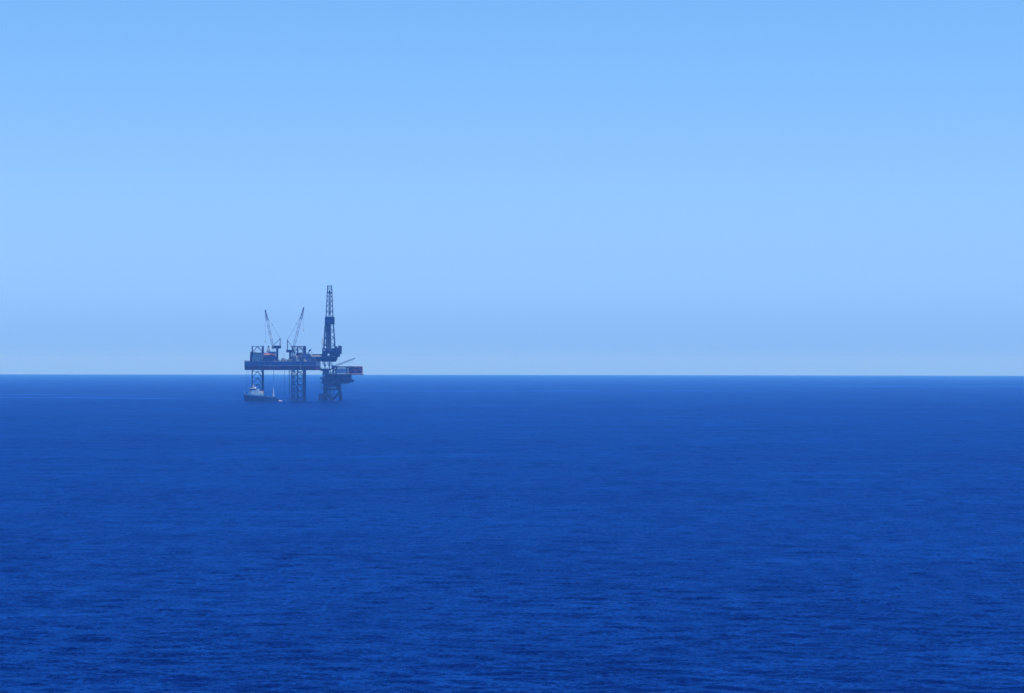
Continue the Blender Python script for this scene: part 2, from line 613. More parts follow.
for sx in (-1, 1):
    for sy in (-1, 1):
        mm.tube((cxm + sx * 2.2, cym + sy * 2.0, mb0), (cxm + sx * 0.6, cym + sy * 0.6, mtop), 0.22, n=5)
for t in (0.15, 0.35, 0.55, 0.75, 0.95):
    w = 2.2 + (0.6 - 2.2) * t
    zz = mb0 + (mtop - mb0) * t
    for a, b in (((-w, -w), (w, -w)), ((w, -w), (w, w)), ((w, w), (-w, w)), ((-w, w), (-w, -w))):
        mm.tube((cxm + a[0], cym + a[1] * 0.95, zz), (cxm + b[0], cym + b[1] * 0.95, zz), 0.14, n=4)
        mm.tube((cxm + a[0], cym + a[1] * 0.95, zz), (cxm + b[0] * 0.8, cym + b[1] * 0.76, zz + 0.95), 0.12, n=4)
mm.box(cxm - 1.6, cxm + 1.4, cym - 1.4, cym + 1.4, Z(352.4), Z(350.9))
mast = mm.build('radio_mast', 'pale_paint', rig)
MB().lathe([(0.3, mtop), (0.85, mtop + 0.3), (1.0, mtop + 0.9), (0.7, mtop + 1.5), (0.15, mtop + 1.8)], (cxm, cym)).build('radome', 'mid_steel', mast)
MB().tube((cxm + 1.2, cym, Z(350.5)), (cxm + 1.2, cym, Z(348.2)), 0.55, n=8).build('satellite_dome', 'white_paint', mast)

# pedestal cranes
def lattice(mb, a, b, w0, w1, wm, r, rb, bays, sub=None):
    """square lattice boom from a to b; width w0 -> wm in the middle -> w1; returns frame function"""
    a, b = Vector(a), Vector(b)
    d = (b - a)
    u = d.normalized().cross(Vector((0, 1, 0))).normalized()
    v = Vector((0, 1, 0))
    def wid(t):
        if t < 0.15: return w0 + (wm - w0) * t / 0.15
        if t > 0.75: return wm + (w1 - wm) * (t - 0.75) / 0.25
        return wm
    def corner(t, i):
        s = wid(t) / 2
        su, sv = ((-1, -1), (1, -1), (1, 1), (-1, 1))[i]
        return a + d * t + u * s * su + v * s * sv
    t0, t1 = sub or (0, 1)
    k0, k1 = int(round(t0 * bays)), int(round(t1 * bays))
    for k in range(k0, k1):
        p, q = k / bays, (k + 1) / bays
        for i in range(4):
            mb.tube(corner(p, i), corner(q, i), r, n=5)
            j = (i + 1) % 4
            if k % 2: mb.tube(corner(p, i), corner(q, j), rb, n=4)
            else: mb.tube(corner(p, j), corner(q, i), rb, n=4)
            mb.tube(corner(q, i), corner(q, j), rb, n=4)
    return corner

def crane(ped, house, piv, tip, mast_top, mid, hook_z, cy, base_z):
    """all x values in picture columns, z in picture rows"""
    px = x(ped)
    c = MB()
    c.lathe([(1.75, base_z), (1.25, base_z + 2.5), (1.05, base_z + 4), (1.05, Z(house[3]) - 0.2), (1.7, Z(house[3]))], (px, cy), 16)
    c.box(x(house[0]), x(house[1]), cy - 2.2, cy + 2.2, Z(house[3]), Z(house[2]))
    cr = c.build('crane', 'dark_steel', rig)
    sgn = 1 if tip[0] > piv[0] else -1
    # operator cab beside the boom foot
    cbx = x(piv[0]) - sgn * 0.4
    MB().box(cbx - 1.1, cbx + 1.1, cy - 3.9, cy - 2.25, Z(house[3]) - 0.3, Z(house[3]) + 2.2).build('cab', 'mid_steel', cr)
    g = MB()
    mt = (x(mast_top[0]), cy, Z(mast_top[1]))
    for s in (-1.4, 1.4):
        g.tube((mt[0] + sgn * 0.1, cy + s, Z(house[2])), (mt[0], cy + s * 0.4, mt[2]), 0.36, n=6)
        g.tube((x(piv[0]) - sgn * 0.2, cy + s, Z(house[2])), (mt[0], cy + s * 0.4, mt[2]), 0.20, n=5)
    g.tube((mt[0], cy - 0.9, mt[2]), (mt[0], cy + 0.9, mt[2]), 0.42, n=6)
    g.tube((mt[0] + sgn * 0.05, cy, Z(house[2])), (mt[0], cy, mt[2]), 0.22, n=5)
    g.build('gantry', 'dark_steel', cr)
    A, B = (x(piv[0]), cy, Z(piv[1])), (x(tip[0]), cy, Z(tip[1]))
    L = (Vector(B) - Vector(A)).length
    bays = 18
    secs = [(0.0, 4 / 18, 'mid_steel'), (4 / 18, 6 / 18, 'boom_pale'), (6 / 18, 8 / 18, 'boom_red'), (8 / 18, 9 / 18, 'boom_pale'),
            (9 / 18, 11 / 18, 'boom_red'), (11 / 18, 13 / 18, 'boom_pale'), (13 / 18, 1.0, 'dark_steel')]
    for t0, t1, mname in secs:
        b = MB()
        heavy = mname == 'dark_steel'
        lattice(b, A, B, 0.9, 0.7, 1.9, 0.12 if not heavy else 0.22, 0.07 if not heavy else 0.15, bays, (t0, t1))
        if heavy:
            b.box(B[0] - 0.5, B[0] + 0.5, cy - 0.5, cy + 0.5, B[2] - 0.9, B[2] + 0.6)
        b.build('boom_section', mname, cr)
    pm = (x(mid[0]), cy, Z(mid[1]))
    pl = MB()
    fly = Vector(A).lerp(Vector(B), 0.86)
    for s in (-0.35, 0.35):
        pl.tube((mt[0], cy + s, mt[2]), (pm[0], cy + s, pm[2]), 0.10, n=4)
        pl.tube((pm[0], cy + s, pm[2]), (fly.x, cy + s, fly.z), 0.10, n=4)
    pl.box(pm[0] - 0.35, pm[0] + 0.35, cy - 0.6, cy + 0.6, pm[2] - 0.4, pm[2] + 0.4)
    pl.build('pendant_line', 'rope', cr)
    hk = MB()
    hk.tube((B[0], cy - 0.2, B[2]), (B[0], cy - 0.2, Z(hook_z)), 0.06, n=4)
    hk.tube((B[0], cy + 0.2, B[2]), (B[0], cy + 0.2, Z(hook_z)), 0.06, n=4)
    hl = hk.build('hoist_line', 'rope', cr)
    MB().lathe([(0.15, Z(hook_z) - 1.6), (0.45, Z(hook_z) - 1.0), (0.45, Z(hook_z) - 0.2), (0.2, Z(hook_z))], (B[0], cy), 8).build('hook_block', 'yellow_paint', hl)
    return cr
crane(277.3, (273.9, 280.9, 345.9, 348.7), (272.9, 347.0), (265.3, 311.2), (280.2, 338.8), (272.4, 325.2), 341, -29.5, zd)
crane(290.2, (286.4, 293.2, 350.0, 352.6), (293.3, 349.0), (303.6, 308.6), (287.5, 340.2), (296.5, 324.2), 330, -29.0, zd)

# deck machinery aft of midships
MB().box(x(304), x(310.2), -30.5, -20, zd, Z(354.0)).box(x(305), x(309.5), -19.9, 4, zd, Z(355)).build('engine_house', 'hull_blue', rig)
for k, px in enumerate((305.2, 306.6, 308.0)):
    MB().tube((x(px), -24, Z(354.0)), (x(px), -24, Z(352.4)), 0.35, n=8).build('exhaust_stack', 'dark_steel', rig)
sd = MB().tube((x(308.6), -26, Z(354)), (x(309.3), -26, Z(351.4)), 0.2, n=6)
sd.tube((x(308.7), -26.3, Z(351.5)), (x(310.4), -25.5, Z(349.7)), 0.75, 0.95, n=10)
sd.build('exhaust_hood', 'dark_steel', rig)
MB().box(x(293.6), x(303.6), -10, 8, zd, Z(356)).box(x(294.5), x(303), -10.5, 6, Z(356), Z(353.4)).build('mud_house', 'mid_steel', rig)
for k in range(4):
    cx0 = x(294.4) + k * 2.3
    MB().lathe([(0.3, zd), (0.95, zd + 0.6), (0.95, zd + 4.3 + 0.5 * (k % 2)), (0.3, zd + 5.1 + 0.5 * (k % 2))], (cx0, -30.2), 12).build('mud_tank', 'pale_paint' if k == 1 else 'mid_steel', rig)
pp = MB()
for k in range(7):
    pp.tube((x(292.4), -30.8, zd + 0.3 + 0.35 * k), (x(304), -30.8, zd + 0.3 + 0.35 * k), 0.13, n=5)
pp.build('pipe_bank', 'dark_steel', rig)
wf = MB()
for px in (293.0, 296.0, 303.6, 311.0):
    wf.tube((x(px), -31, zd), (x(px), -31, Z(355.5)), 0.16, n=5)
wf.tube((x(293), -31, Z(355.6)), (x(311), -31, Z(355.6)), 0.16, n=5)
wf.tube((x(293), -31, Z(358.6)), (x(311), -31, Z(358.6)), 0.12, n=5)
wf.build('pipe_support_frame', 'mid_steel', rig)

# cantilever and drill floor
DY = -9.0
cant = MB()
for s in (-8.5, 7.0):
    cant.box(x(300), x(334.6), s, s + 1.5, Z(361.3), Z(356.6))
cant.box(x(311), x(333.5), -7, 7, Z(357.6), Z(356.8))
for k in range(12):
    cx0 = x(311.5) + k * 2
    cant.box(cx0, cx0 + 0.25, -8.72, -8.5, Z(361.2), Z(356.7))
can = cant.build('cantilever', 'dark_steel', rig)
pr = MB()
for k in range(9):
    pr.tube((x(310.8), -7 + k * 0.8, Z(356.0) + 0.35 * (k % 3)), (x(322.4), -7 + k * 0.8, Z(356.0) + 0.35 * (k % 3)), 0.3, n=6)
    pr.tube((x(310.8) + 0.4 * (k % 2), -6.6 + k * 0.8, Z(355.1) + 0.2 * (k % 2)), (x(322.4), -6.6 + k * 0.8, Z(355.1) + 0.2 * (k % 2)), 0.3, n=6)
pr.build('drill_pipe_rack', 'container_cream', can)
pw = MB().box(x(312), x(321.8), -8.6, -7.9, Z(355.2), Z(354.3))
pw.tube((x(312), -8.4, Z(354.2)), (x(322), -8.4, Z(354.2)), 0.12, n=4)
pw.build('catwalk', 'mid_steel', can)
sub = MB()
sub.side([(x(321.6), Z(361.8)), (x(334.6), Z(361.8)), (x(336.2), Z(359.4)), (x(336.8), Z(356.8)), (x(321.6), Z(356.8))], -9.6, 9.6)
for px in (322.4, 325.6, 330.4, 335.6, 338.0):
    for s in (-8.6, 8.6):
        sub.box(x(px) - 0.7, x(px) + 0.7, s - 0.6, s + 0.6, Z(356.8), Z(353.8))
for s in (-8.9, 8.9):
    for a, b in ((322.4, 325.6), (330.4, 335.6)):
        sub.box(x(a), x(b), s - 0.3, s + 0.3, Z(356.4), Z(353.9))
    sub.tube((x(325.6), s, Z(353.9)), (x(328), s, Z(356.7)), 0.3, n=5)
    sub.tube((x(330.4), s, Z(353.9)), (x(328), s, Z(356.7)), 0.3, n=5)
sub.side([(x(336.4), Z(356.9)), (x(338.8), Z(356.9)), (x(339.4), Z(353.8)), (x(335.6), Z(353.8))], -7, 7)
sub.build('drill_floor_substructure', 'dark_steel', rig)
df = MB().box(x(322.2), x(340.7), -10.5, 10.5, Z(353.8), Z(351.6))
df.box(x(322.2), x(340.7), -10.5, -10.0, Z(351.6), Z(348.2)).box(x(322.2), x(340.7), 10.0, 10.5, Z(351.6), Z(348.2))
df.box(x(340.2), x(340.7), -9.99, 9.99, Z(351.6), Z(345.9)).box(x(322.2), x(322.7), -9.99, 9.99, Z(351.6), Z(348.2))
df.box(x(334.8), x(337.2), -9.9, -4, Z(348.2), Z(346.4)).box(x(338.2), x(340.1), -9.9, -3, Z(348.2), Z(345.6))
dfl = df.build('drill_floor', 'dark_steel', rig)
for k in range(8):      # wind-wall panels, each proud of the floor's side
    MB().box(x(322.3) + k * 2.3, x(322.3) + k * 2.3 + 2.1, -10.66, -10.5, Z(351.3), Z(348.3)).build('wind_wall_panel', 'navy_paint' if k != 3 else 'mid_steel', dfl)
MB().box(x(323.4), x(325.2), -10.95, -10.66, Z(350.7), Z(349.6)).build('control_window', 'white_paint', dfl)
MB().box(x(323), x(329.6), -3, 5, Z(351.6), Z(349.3)).build('drawworks_house', 'mid_steel', dfl)

# derrick
DY = 0.0
DCX, DB, DT = x(329.5), Z(351.6), Z(286.3)
def dhw(z):     # half width of the tower at height z
    zb, zt, zm_ = Z(348), Z(286.3), Z(317)
    if z < zm_:
        return 5.5 + (3.5 - 5.5) * (z - zb) / (zm_ - zb)
    return 3.5 + (2.1 - 3.5) * (z - zm_) / (zt - zm_)
der = MB()
levels = [Z(v) for v in (351.6, 345, 338, 331, 324, 317, 311.5, 306, 301, 296.5, 292.5, 289, 286.3)]
corn = [(-1, -1), (1, -1), (1, 1), (-1, 1)]
for a, b in zip(levels[:-1], levels[1:]):
    for sx, sy in corn:
        der.tube((DCX + sx * dhw(a), sy * dhw(a), a), (DCX + sx * dhw(b), sy * dhw(b), b), 0.36 if b < Z(316) else 0.28, n=6)
drk = der.build('derrick', 'dark_steel', rig)
for a, b in zip(levels[:-1], levels[1:]):
    for i in range(4):
        c0, c1 = corn[i], corn[(i + 1) % 4]
        k = MB()
        wa, wb = dhw(a), dhw(b)
        P = lambda c, w, z: (DCX + c[0] * w, c[1] * w, z)
        thin = 0.18 if b < Z(316) else 0.14
        if i in (0, 2) or True:
            k.tube(P(c0, wa, a), P(c1, wb, b), thin, n=4).tube(P(c1, wa, a), P(c0, wb, b), thin, n=4)
        k.tube(P(c0, wb, b), P(c1, wb, b), thin * 1.3, n=4)
        k.build('brace', 'dark_steel', drk)
wb = MB().box(x(325.1), x(334.3), -4.7, 4.7, Z(323.8), Z(317.1)).box(x(324.8), x(334.6), -5.0, 5.0, Z(324.2), Z(323.8)).box(x(325.4), x(334.0), -4.4, 4.4, Z(317.1), Z(316.8))
gr_ = MB()
for s in (-0.9, 0.9):
    gr_.tube((x(329.6) + s, 0.8, Z(349)), (x(329.6) + s, 0.8, Z(292)), 0.2, n=5)
gr_.tube((x(329.6), 1.5, Z(349)), (x(329.6), 1.0, Z(292)), 0.24, n=5)
gr_.build('guide_rail', 'dark_steel', drk)
rk = wb.build('racking_board', 'dark_steel', drk)
for k in range(5):
    MB().box(x(325.3) + k * 1.83, x(325.3) + k * 1.83 + 1.65, -4.85, -4.7, Z(323.5), Z(317.4)).build('wind_wall_panel', 'navy_paint', rk)
MB().box(x(327.0), x(332.2), -2.4, 2.4, Z(293.3), Z(292.6)).tube((x(329.6), 0, Z(292.6)), (x(329.6), 0, Z(290.2)), 0.75, 0.4, n=8).build('crown_block', 'dark_steel', drk)
crp = MB()
rail(crp, [(x(327.2), -2.1, Z(286.3)), (x(331.9), -2.1, Z(286.3)), (x(331.9), 2.1, Z(286.3)), (x(327.2), 2.1, Z(286.3)), (x(327.2), -2.1, Z(286.3))], 0.9, 0.08, 1.2)
crp.build('crown_railing', 'mid_steel', drk)
tl = MB()
for s in (-0.35, 0.35):
    tl.tube((x(329.6) + s, 0, Z(313)), (x(329.6) + s * 0.7, 0, Z(293)), 0.12, n=4)
tl.tube((x(329.6), 0, Z(345)), (x(329.6), 0, Z(313.5)), 0.25, n=6)
tl.build('drilling_line', 'rope', drk)
tv = MB()
tv.box(x(329.0), x(330.3), -0.8, 0.8, Z(313.5), Z(311)).box(x(329.1), x(330.1), -0.7, 0.7, Z(305), Z(302))
tv.build('travelling_block', 'boom_red', drk)
st = MB()
for i in range(9):
    for j in range(7):
        st.tube((x(326.1) + i * 0.62, -3.4 + j * 0.7, Z(348)), (x(326.3) + i * 0.55, -3.2 + j * 0.65, Z(322)), 0.19, n=4)
st.build('pipe_stand', 'dark_steel', drk)
gl = MB()
gl.tube((x(323.6), -5.2, Z(349)), (x(325.0), -4.4, Z(325)), 0.26, n=5).tube((x(324.6), -5.4, Z(349)), (x(325.8), -4.6, Z(325)), 0.2, n=5)
for k in range(12):
    t = k / 11
    gl.tube((x(323.6 + 1.4 * t), -5.2 + 0.8 * t, Z(349 - 24 * t)), (x(324.6 + 1.2 * t), -5.4 + 0.8 * t, Z(349 - 24 * t)), 0.12, n=4)
gl.build('derrick_ladder', 'mid_steel', drk)
MB().lathe([(0.2, Z(344.4)), (0.55, Z(343.5)), (0.6, Z(338.5)), (0.25, Z(336.8))], (x(322.9), -6.2), 10).tube((x(322.9), -6.2, Z(349)), (x(322.9), -6.2, Z(344.2)), 0.2, n=6).build('mud_standpipe', 'white_paint', drk)
# blow-out preventer and risers hanging between floor and wellheads
bo = MB()
for px, rr_ in ((325.0, 0.9), (329.4, 0.8), (332.0, 0.6)):
    bo.tube((x(px), 0, Z(361.8)), (x(px), 0, Z(368.5)), rr_ * 0.55, n=8)
    bo.tube((x(px), 0, Z(364.6)), (x(px), 0, Z(366.2)), rr_ * 1.3, n=10)
bo.build('blowout_preventer', 'dark_steel', rig)
for px in (323.6, 325.0, 328.5, 330.6):
    MB().tube((x(px), -6.5, Z(364.6)), (x(px), -6.5, Z(362.2)), 0.55, n=8).build('tension_cylinder', 'white_paint', rig)
DY = -18.0
# pump caissons and hoses down to the sea
for px, yy, bot, rad in ((273.6, -33, 381.5, 0.20), (284.6, -16, 396.0, 0.14), (289.3, -28, 403, 0.40), (291.2, -28, 403, 0.30), (246.8, -6, 397, 0.10), (249.0, -10, 397, 0.08)):
    DY = yy
    MB().tube((x(px), yy, zk + (1.5 if yy < -32 else 0)), (x(px), yy, Z(bot)), rad, n=6).build('suction_pipe', 'mid_steel', rig)

# clutter along the near deck edge and on the roofs
DY = -29.0
for k in range(26):
    px = 264 + k * 2.0 + random.uniform(-0.6, 0.6)
    w, h, d = random.uniform(0.6, 1.7), random.uniform(0.7, 2.6), random.uniform(0.6, 1.5)
    yy = random.uniform(-31.2, -29.6)
    kind_ = random.random()
    mname = random.choice(['mid_steel', 'dark_steel', 'pale_paint', 'container_cream', 'hull_blue', 'white_paint', 'dark_steel'])
    if kind_ < 0.45:
        MB().box(x(px), x(px) + w, yy, yy + d, zd, zd + h).box(x(px) + 0.1, x(px) + w - 0.1, yy + 0.1, yy + d - 0.1, zd + h, zd + h + 0.25).build('deck_locker', mname, rig)
    elif kind_ < 0.7:
        MB().tube((x(px), yy, zd), (x(px), yy, zd + h * 1.6), 0.22, n=6).tube((x(px), yy, zd + h * 1.6), (x(px) + 0.7, yy, zd + h * 1.6 + 0.1), 0.2, n=6).build('vent_pipe', mname, rig)
    else:
        MB().tube((x(px), yy, zd + 0.5), (x(px) + w * 1.6, yy, zd + 0.5), 0.5, n=10).box(x(px) - 0.15, x(px), yy - 0.6, yy + 0.6, zd, zd + 1.2).box(x(px) + w * 1.6, x(px) + w * 1.6 + 0.15, yy - 0.6, yy + 0.6, zd, zd + 1.2).build('winch_drum', mname, rig)
for px, yy, b, t in ((252.2, -22, 353, 346.8), (261.6, -20, 353, 350.2), (271.6, -24, 352, 347.4), (274.6, -24, 352, 349.6), (284.2, -30, 361.6, 355.2), (294.6, -29, 361.6, 352.0), (311.6, -29, 361.6, 352.6), (313.8, -29, 361.6, 355.8), (316.4, -29, 361.6, 357.0)):
    m_ = MB().tube((x(px), yy, Z(b)), (x(px), yy, Z(t)), 0.13, 0.09, n=5)
    m_.box(x(px) - 0.45, x(px) + 0.45, yy - 0.2, yy + 0.2, Z(t), Z(t) + 0.4)
    m_.build('floodlight_post', 'mid_steel', rig)
hs = MB()
for k in range(10):
    a = x(311) + 0.55 * k
    hs.tube((a, -30.4, zd + 0.2), (a + 0.25, -30.4, Z(358.6) + 0.4 * math.sin(k)), 0.12, n=5)
hs.build('hose_rack', 'mid_steel', rig)
MB().box(x(311.4), x(315.6), -29, -22, zd, Z(358.2)).box(x(312.0), x(314.2), -28, -23, Z(358.2), Z(357.0)).build('cement_unit', 'mid_steel', rig)
MB().box(x(280.4), x(287.2), -24, -14, zd, Z(359.6)).box(x(281), x(284.4), -22, -14, Z(359.6), Z(358.6)).build('pipe_store', 'mid_steel', rig)
# things standing on, or hung from, the rig
def lifeboat(px, py, yy, label):
    t = thing('lifeboat', label, 'lifeboat', (X(px) * (D0 + yy) / D0, D0 + yy, ZW + Z(py)), 0, 'lifeboats hung along the rig side')
    m = MB()
    secs = [(-3.4, 0.15, 0.55), (-2.8, 0.8, 0.25), (-1.5, 1.2, 0.05), (0, 1.3, 0.0), (1.5, 1.2, 0.05), (2.8, 0.8, 0.25), (3.4, 0.15, 0.6)]
    n = 10
    vs, fs = [], []
    for (sx, w, k) in secs:
        for i in range(n):
            a = 2 * math.pi * i / n
            zz = 1.15 + (1.15 - k) * math.sin(a) * (1.0 if math.sin(a) < 0 else 0.95)
            vs.append((sx, w * math.cos(a), zz))
    for k in range(len(secs) - 1):
        for i in range(n):
            j = (i + 1) % n
            fs.append((k * n + i, (k + 1) * n + i, (k + 1) * n + j, k * n + j))
    fs += [tuple(range(n)), tuple(len(vs) - 1 - i for i in range(n))]
    m.add(vs, fs)
    m.build('hull', 'orange_paint', t)
    MB().box(-2.9, -1.9, -0.5, 0.5, 2.0, 2.7).build('conning_hatch', 'orange_paint', t)
    dv = MB()
    for sx in (-2.6, 2.6):
        dv.tube((sx, 0.9, -0.2), (sx, 0.3, 3.1), 0.16, n=5).tube((sx, 0.3, 3.1), (sx, 0, 2.1), 0.08, n=4)
        dv.tube((sx, 0.9, -0.2), (sx, 2.0, -0.2), 0.16, n=5)
    dv.build('davit', 'mid_steel', t)
    return t
lifeboat(266.8, 356.0, -30.3, 'orange lifeboat on the rig gallery beside the radio mast')
lifeboat(272.6, 355.9, -30.3, 'orange lifeboat on the rig gallery beside the tall crane pedestal')

def container(name, px0, px1, py0, h, yy, m, label, wid=2.6):
    t = thing(name, label, 'container', (X((px0 + px1) / 2) * (D0 + yy) / D0, D0 + yy, ZW + py0), 0, 'cargo on the rig deck')
    w = (px1 - px0) * S / 2
    MB().box(-w, w, -wid / 2, wid / 2, 0.15, h).build('box', m, t)
    rb = MB()
    nrib = max(5, int(w * 2 / 0.45))
    for k in range(nrib):
        cx0 = -w + 0.12 + k * (2 * w - 0.24) / (nrib - 1)
        rb.box(cx0 - 0.07, cx0 + 0.07, -wid / 2 - 0.06, -wid / 2, 0.25, h - 0.12)
    rb.build('rib', m, t)
    for sx in (-1, 1):
        MB().box(sx * w - 0.1, sx * w + 0.1, -wid / 2 - 0.09, -wid / 2 + 0.1, 0, h + 0.06).build('corner_post', 'mid_steel', t)
        MB().box(sx * w - 0.1, sx * w + 0.1, wid / 2 - 0.1, wid / 2 + 0.09, 0, h + 0.06).build('corner_post', 'mid_steel', t)
    return t
container('cargo_container', 281.3, 285.0, zd, 1.9, -30.2, 'container_cream', 'cream cargo box on the rig deck nearest the left crane')
container('cargo_container', 285.4, 287.9, zd, 1.4, -30.2, 'white_paint', 'low white cargo box on the rig deck between the cranes')
container('cargo_container', 288.4, 292.6, zd + 0.1, 2.6, -30.6, 'container_cream', 'tall cream cargo box at the foot of the right crane')
container('cargo_container', 296.0, 299.6, zd, 2.1, -31.0, 'pale_paint', 'pale grey cargo box in front of the mud tanks')

# ------------------------------------------------------------------ wellhead platform
PX = X(332)
plat = thing('wellhead_platform', 'dark steel wellhead platform with red module beneath the drilling derrick', 'oil platform', (PX, D0, ZW))
def q(px): return X(px) * (D0 - 9) / D0 - PX
# jacket legs
legs = {}
for name, (tx, bx), yy0, yy1 in (('nl', (324.6, 324.0), -8, -9), ('nr', (337.9, 340.4), -8, -9), ('fl', (325.6, 325.0), 8, 9), ('fr', (338.4, 340.9), 8, 9)):
    a, b = Vector((q(tx), yy0, Z(380))), Vector((q(bx), yy1, Z(400.6)))
    b2 = b + (b - a) * 1.0
    MB().tube(b2, a, 1.05 if yy0 < 0 else 0.9, n=12).build('jacket_leg', 'dark_steel', plat)
    legs[name] = (a, b)
def lp(nm, py):
    a, b = legs[nm]
    t = (Z(py) - a.z) / (b.z - a.z)
    return a.lerp(b, t)
for a, b, r_ in (('nl', 'nr', 0.62), ('fl', 'fr', 0.5), ('nl', 'fl', 0.5), ('nr', 'fr', 0.5)):
    MB().tube(lp(a, 389.4), lp(b, 389.4), r_ * 1.1, n=8).build('horizontal_brace', 'dark_steel', plat)
    mid = (lp(a, 400.2) + lp(b, 400.2)) / 2
    MB().tube(lp(a, 390.6), mid, r_, n=8).build('diagonal_brace', 'dark_steel', plat)
    MB().tube(lp(b, 391.4), mid, r_, n=8).build('diagonal_brace', 'dark_steel', plat)
    MB().tube(lp(a, 389.0), (lp(a, 384) + lp(b, 384)) / 2, r_ * 0.8, n=8).build('diagonal_brace', 'dark_steel', plat)
    MB().tube(lp(b, 389.0), (lp(a, 384) + lp(b, 384)) / 2, r_ * 0.8, n=8).build('diagonal_brace', 'dark_steel', plat)
for px, yy, rad in ((327.4, -3, 0.45), (329.4, -4, 0.62), (329.6, 3, 0.5), (331.6, 2, 0.4), (333.4, -1, 0.3)):
    MB().tube((q(px), yy, -22), (q(px), yy, Z(380)), rad, n=8).build('conductor', 'mid_steel', plat)
# boat landing with fender posts
bl = MB()
for px in (319.4, 320.9, 322.4, 323.6):
    bl.tube((q(px), -11, -3), (q(px), -11, Z(393.6)), 0.5, n=8)
    bl.tube((q(px), -7, -3), (q(px), -7, Z(394.4)), 0.4, n=8)
for py in (399.6, 398.3, 397.0, 395.7, 394.4):
    bl.tube((q(319.1), -11.3, Z(py)), (q(323.9), -11.3, Z(py)), 0.24, n=6)
bl.box(q(319.2), q(323.8), -11, -7, Z(396.6), Z(396.2)).box(q(319.2), q(323.8), -11, -7, Z(399), Z(398.7))
bl.tube((q(319.4), -9, Z(395)), (q(324.4), -8.5, Z(395)), 0.4, n=6)
bl.build('boat_landing', 'dark_steel', plat)
# access walkway level
wk = MB().box(q(321.2), q(339.6), -9.8, 9.8, Z(389.0), Z(388.5))
rail(wk, [(q(321.2), -9.8, Z(388.5)), (q(339.6), -9.8, Z(388.5)), (q(339.6), 9.8, Z(388.5))], 1.1, 0.09, 1.6)
wk.build('lower_walkway', 'dark_steel', plat)
# decks
def deck(name, a, b, py, th, y0, y1, parent=plat, rl_=True, m='deck_steel'):
    d = MB().box(q(a), q(b), y0, y1, Z(py), Z(py) - th).build(name, m, parent)
    if rl_:
        r_ = MB()
        rail(r_, [(q(a), y1, Z(py)), (q(a), y0, Z(py)), (q(b), y0, Z(py)), (q(b), y1, Z(py))], 1.1, 0.08, 1.5)
        r_.build('railing', 'mid_steel', d)
    return d
cellar = deck('cellar_deck', 321.6, 348.5, 382.6, 0.9, -12, 12)
mez = deck('mezzanine_deck', 320.6, 351.0, 378.4, 0.7, -13, 13)
main = deck('main_deck', 322.6, 350.2, 373.9, 0.8, -13.5, 13.5)
topd = deck('weather_deck', 319.8, 336.2, 368.6, 0.8, -12, 12)
for d, z0, z1, cols in ((mez, 382.6, 379.1, (323, 329, 335, 341, 347)), (main, 378.4, 374.7, (323.6, 330, 336, 342, 349)), (topd, 373.9, 369.4, (323.4, 329, 335.4))):
    for px in cols:
        for yy in (-11.6, 11.6):
            MB().tube((q(px), yy, Z(z0)), (q(px), yy, Z(z1)), 0.42, n=8).build('deck_column', 'dark_steel', d)
    for a, b in zip(cols[:-1], cols[1:]):
        for yy in (-11.6, 11.6):
            MB().tube((q(a), yy, Z(z0)), (q(b), yy, Z(z1)), 0.26, n=6).build('deck_brace', 'dark_steel', d)
# process equipment packed between the decks
def vessel(a, b, py, rad, yy, m, d, horiz=True):
    k = MB()
    if horiz:
        prof = [(0.25, 0), (0.8, 0.25), (1.0, 0.6)]
        L = (b - a) * S
        zc = Z(py)
        pts = [(q(a), 0.3 * rad), (q(a) + 0.3 * rad, 0.8 * rad), (q(a) + 0.7 * rad, rad), (q(b) - 0.7 * rad, rad), (q(b) - 0.3 * rad, 0.8 * rad), (q(b), 0.3 * rad)]
        for (x0, r0), (x1, r1) in zip(pts[:-1], pts[1:]):
            k.tube((x0, yy, zc), (x1, yy, zc), r0, r1, n=14)
        for t in (0.25, 0.75):
            xx = q(a) + L * t
            k.box(xx - 0.2, xx + 0.2, yy - rad * 0.7, yy + rad * 0.7, zc - rad - 0.6, zc - rad * 0.5)
        k.build('separator_vessel', m, d)
    else:
        k.lathe([(0.3 * rad, Z(b)), (rad, Z(b) + 0.5), (rad, Z(a) - 0.5), (0.3 * rad, Z(a))], (q((yy)), -9), 14)
        k.build('vertical_vessel', m, d)
vessel(325, 331.5, 380.6, 1.3, -9.5, 'dark_steel', mez)
vessel(333, 340, 380.4, 1.4, -9, 'mid_steel', mez)
vessel(324.5, 333.5, 376.2, 1.6, -10, 'dark_steel', main)
vessel(336, 346, 376.4, 1.4, -10.5, 'mid_steel', main)
for (a, b, t0, t1, y0, y1, m, d) in ((322.4, 334, 381.9, 379.1, -7, 6, 'dark_steel', mez), (335.5, 347, 381.9, 379.2, -7.4, 8, 'dark_steel', mez),
                                 (324.5, 336, 378.4, 374.8, -8, 9, 'dark_steel', main), (337.5, 349.4, 378.4, 374.8, -8, 8, 'dark_steel', main),
                                 (323.2, 328, 373.9, 369.5, -11, -4, 'dark_steel', topd), (324, 327.6, 373.9, 369.5, -3.6, 8, 'dark_steel', topd)):
    e = MB().box(q(a), q(b), y0, y1, Z(t0), Z(t1))
    n_ = int((b - a) / 1.6)
    for k in range(n_):
        e.box(q(a) + k * 1.6 + 0.2, q(a) + k * 1.6 + 0.4, y0 - 0.14, y0, Z(t0), Z(t1))
    e.build('equipment_skid', m, d)
pf = MB()
for k in range(16):
    px = 322.5 + rng.uniform(0, 26)
    z0 = 382.4 if k % 2 else 378.3
    pf.tube((q(px), -12.3, Z(z0)), (q(px), -12.3, Z(z0 - rng.uniform(2, 4.2))), 0.14 + 0.14 * rng.random(), n=6)
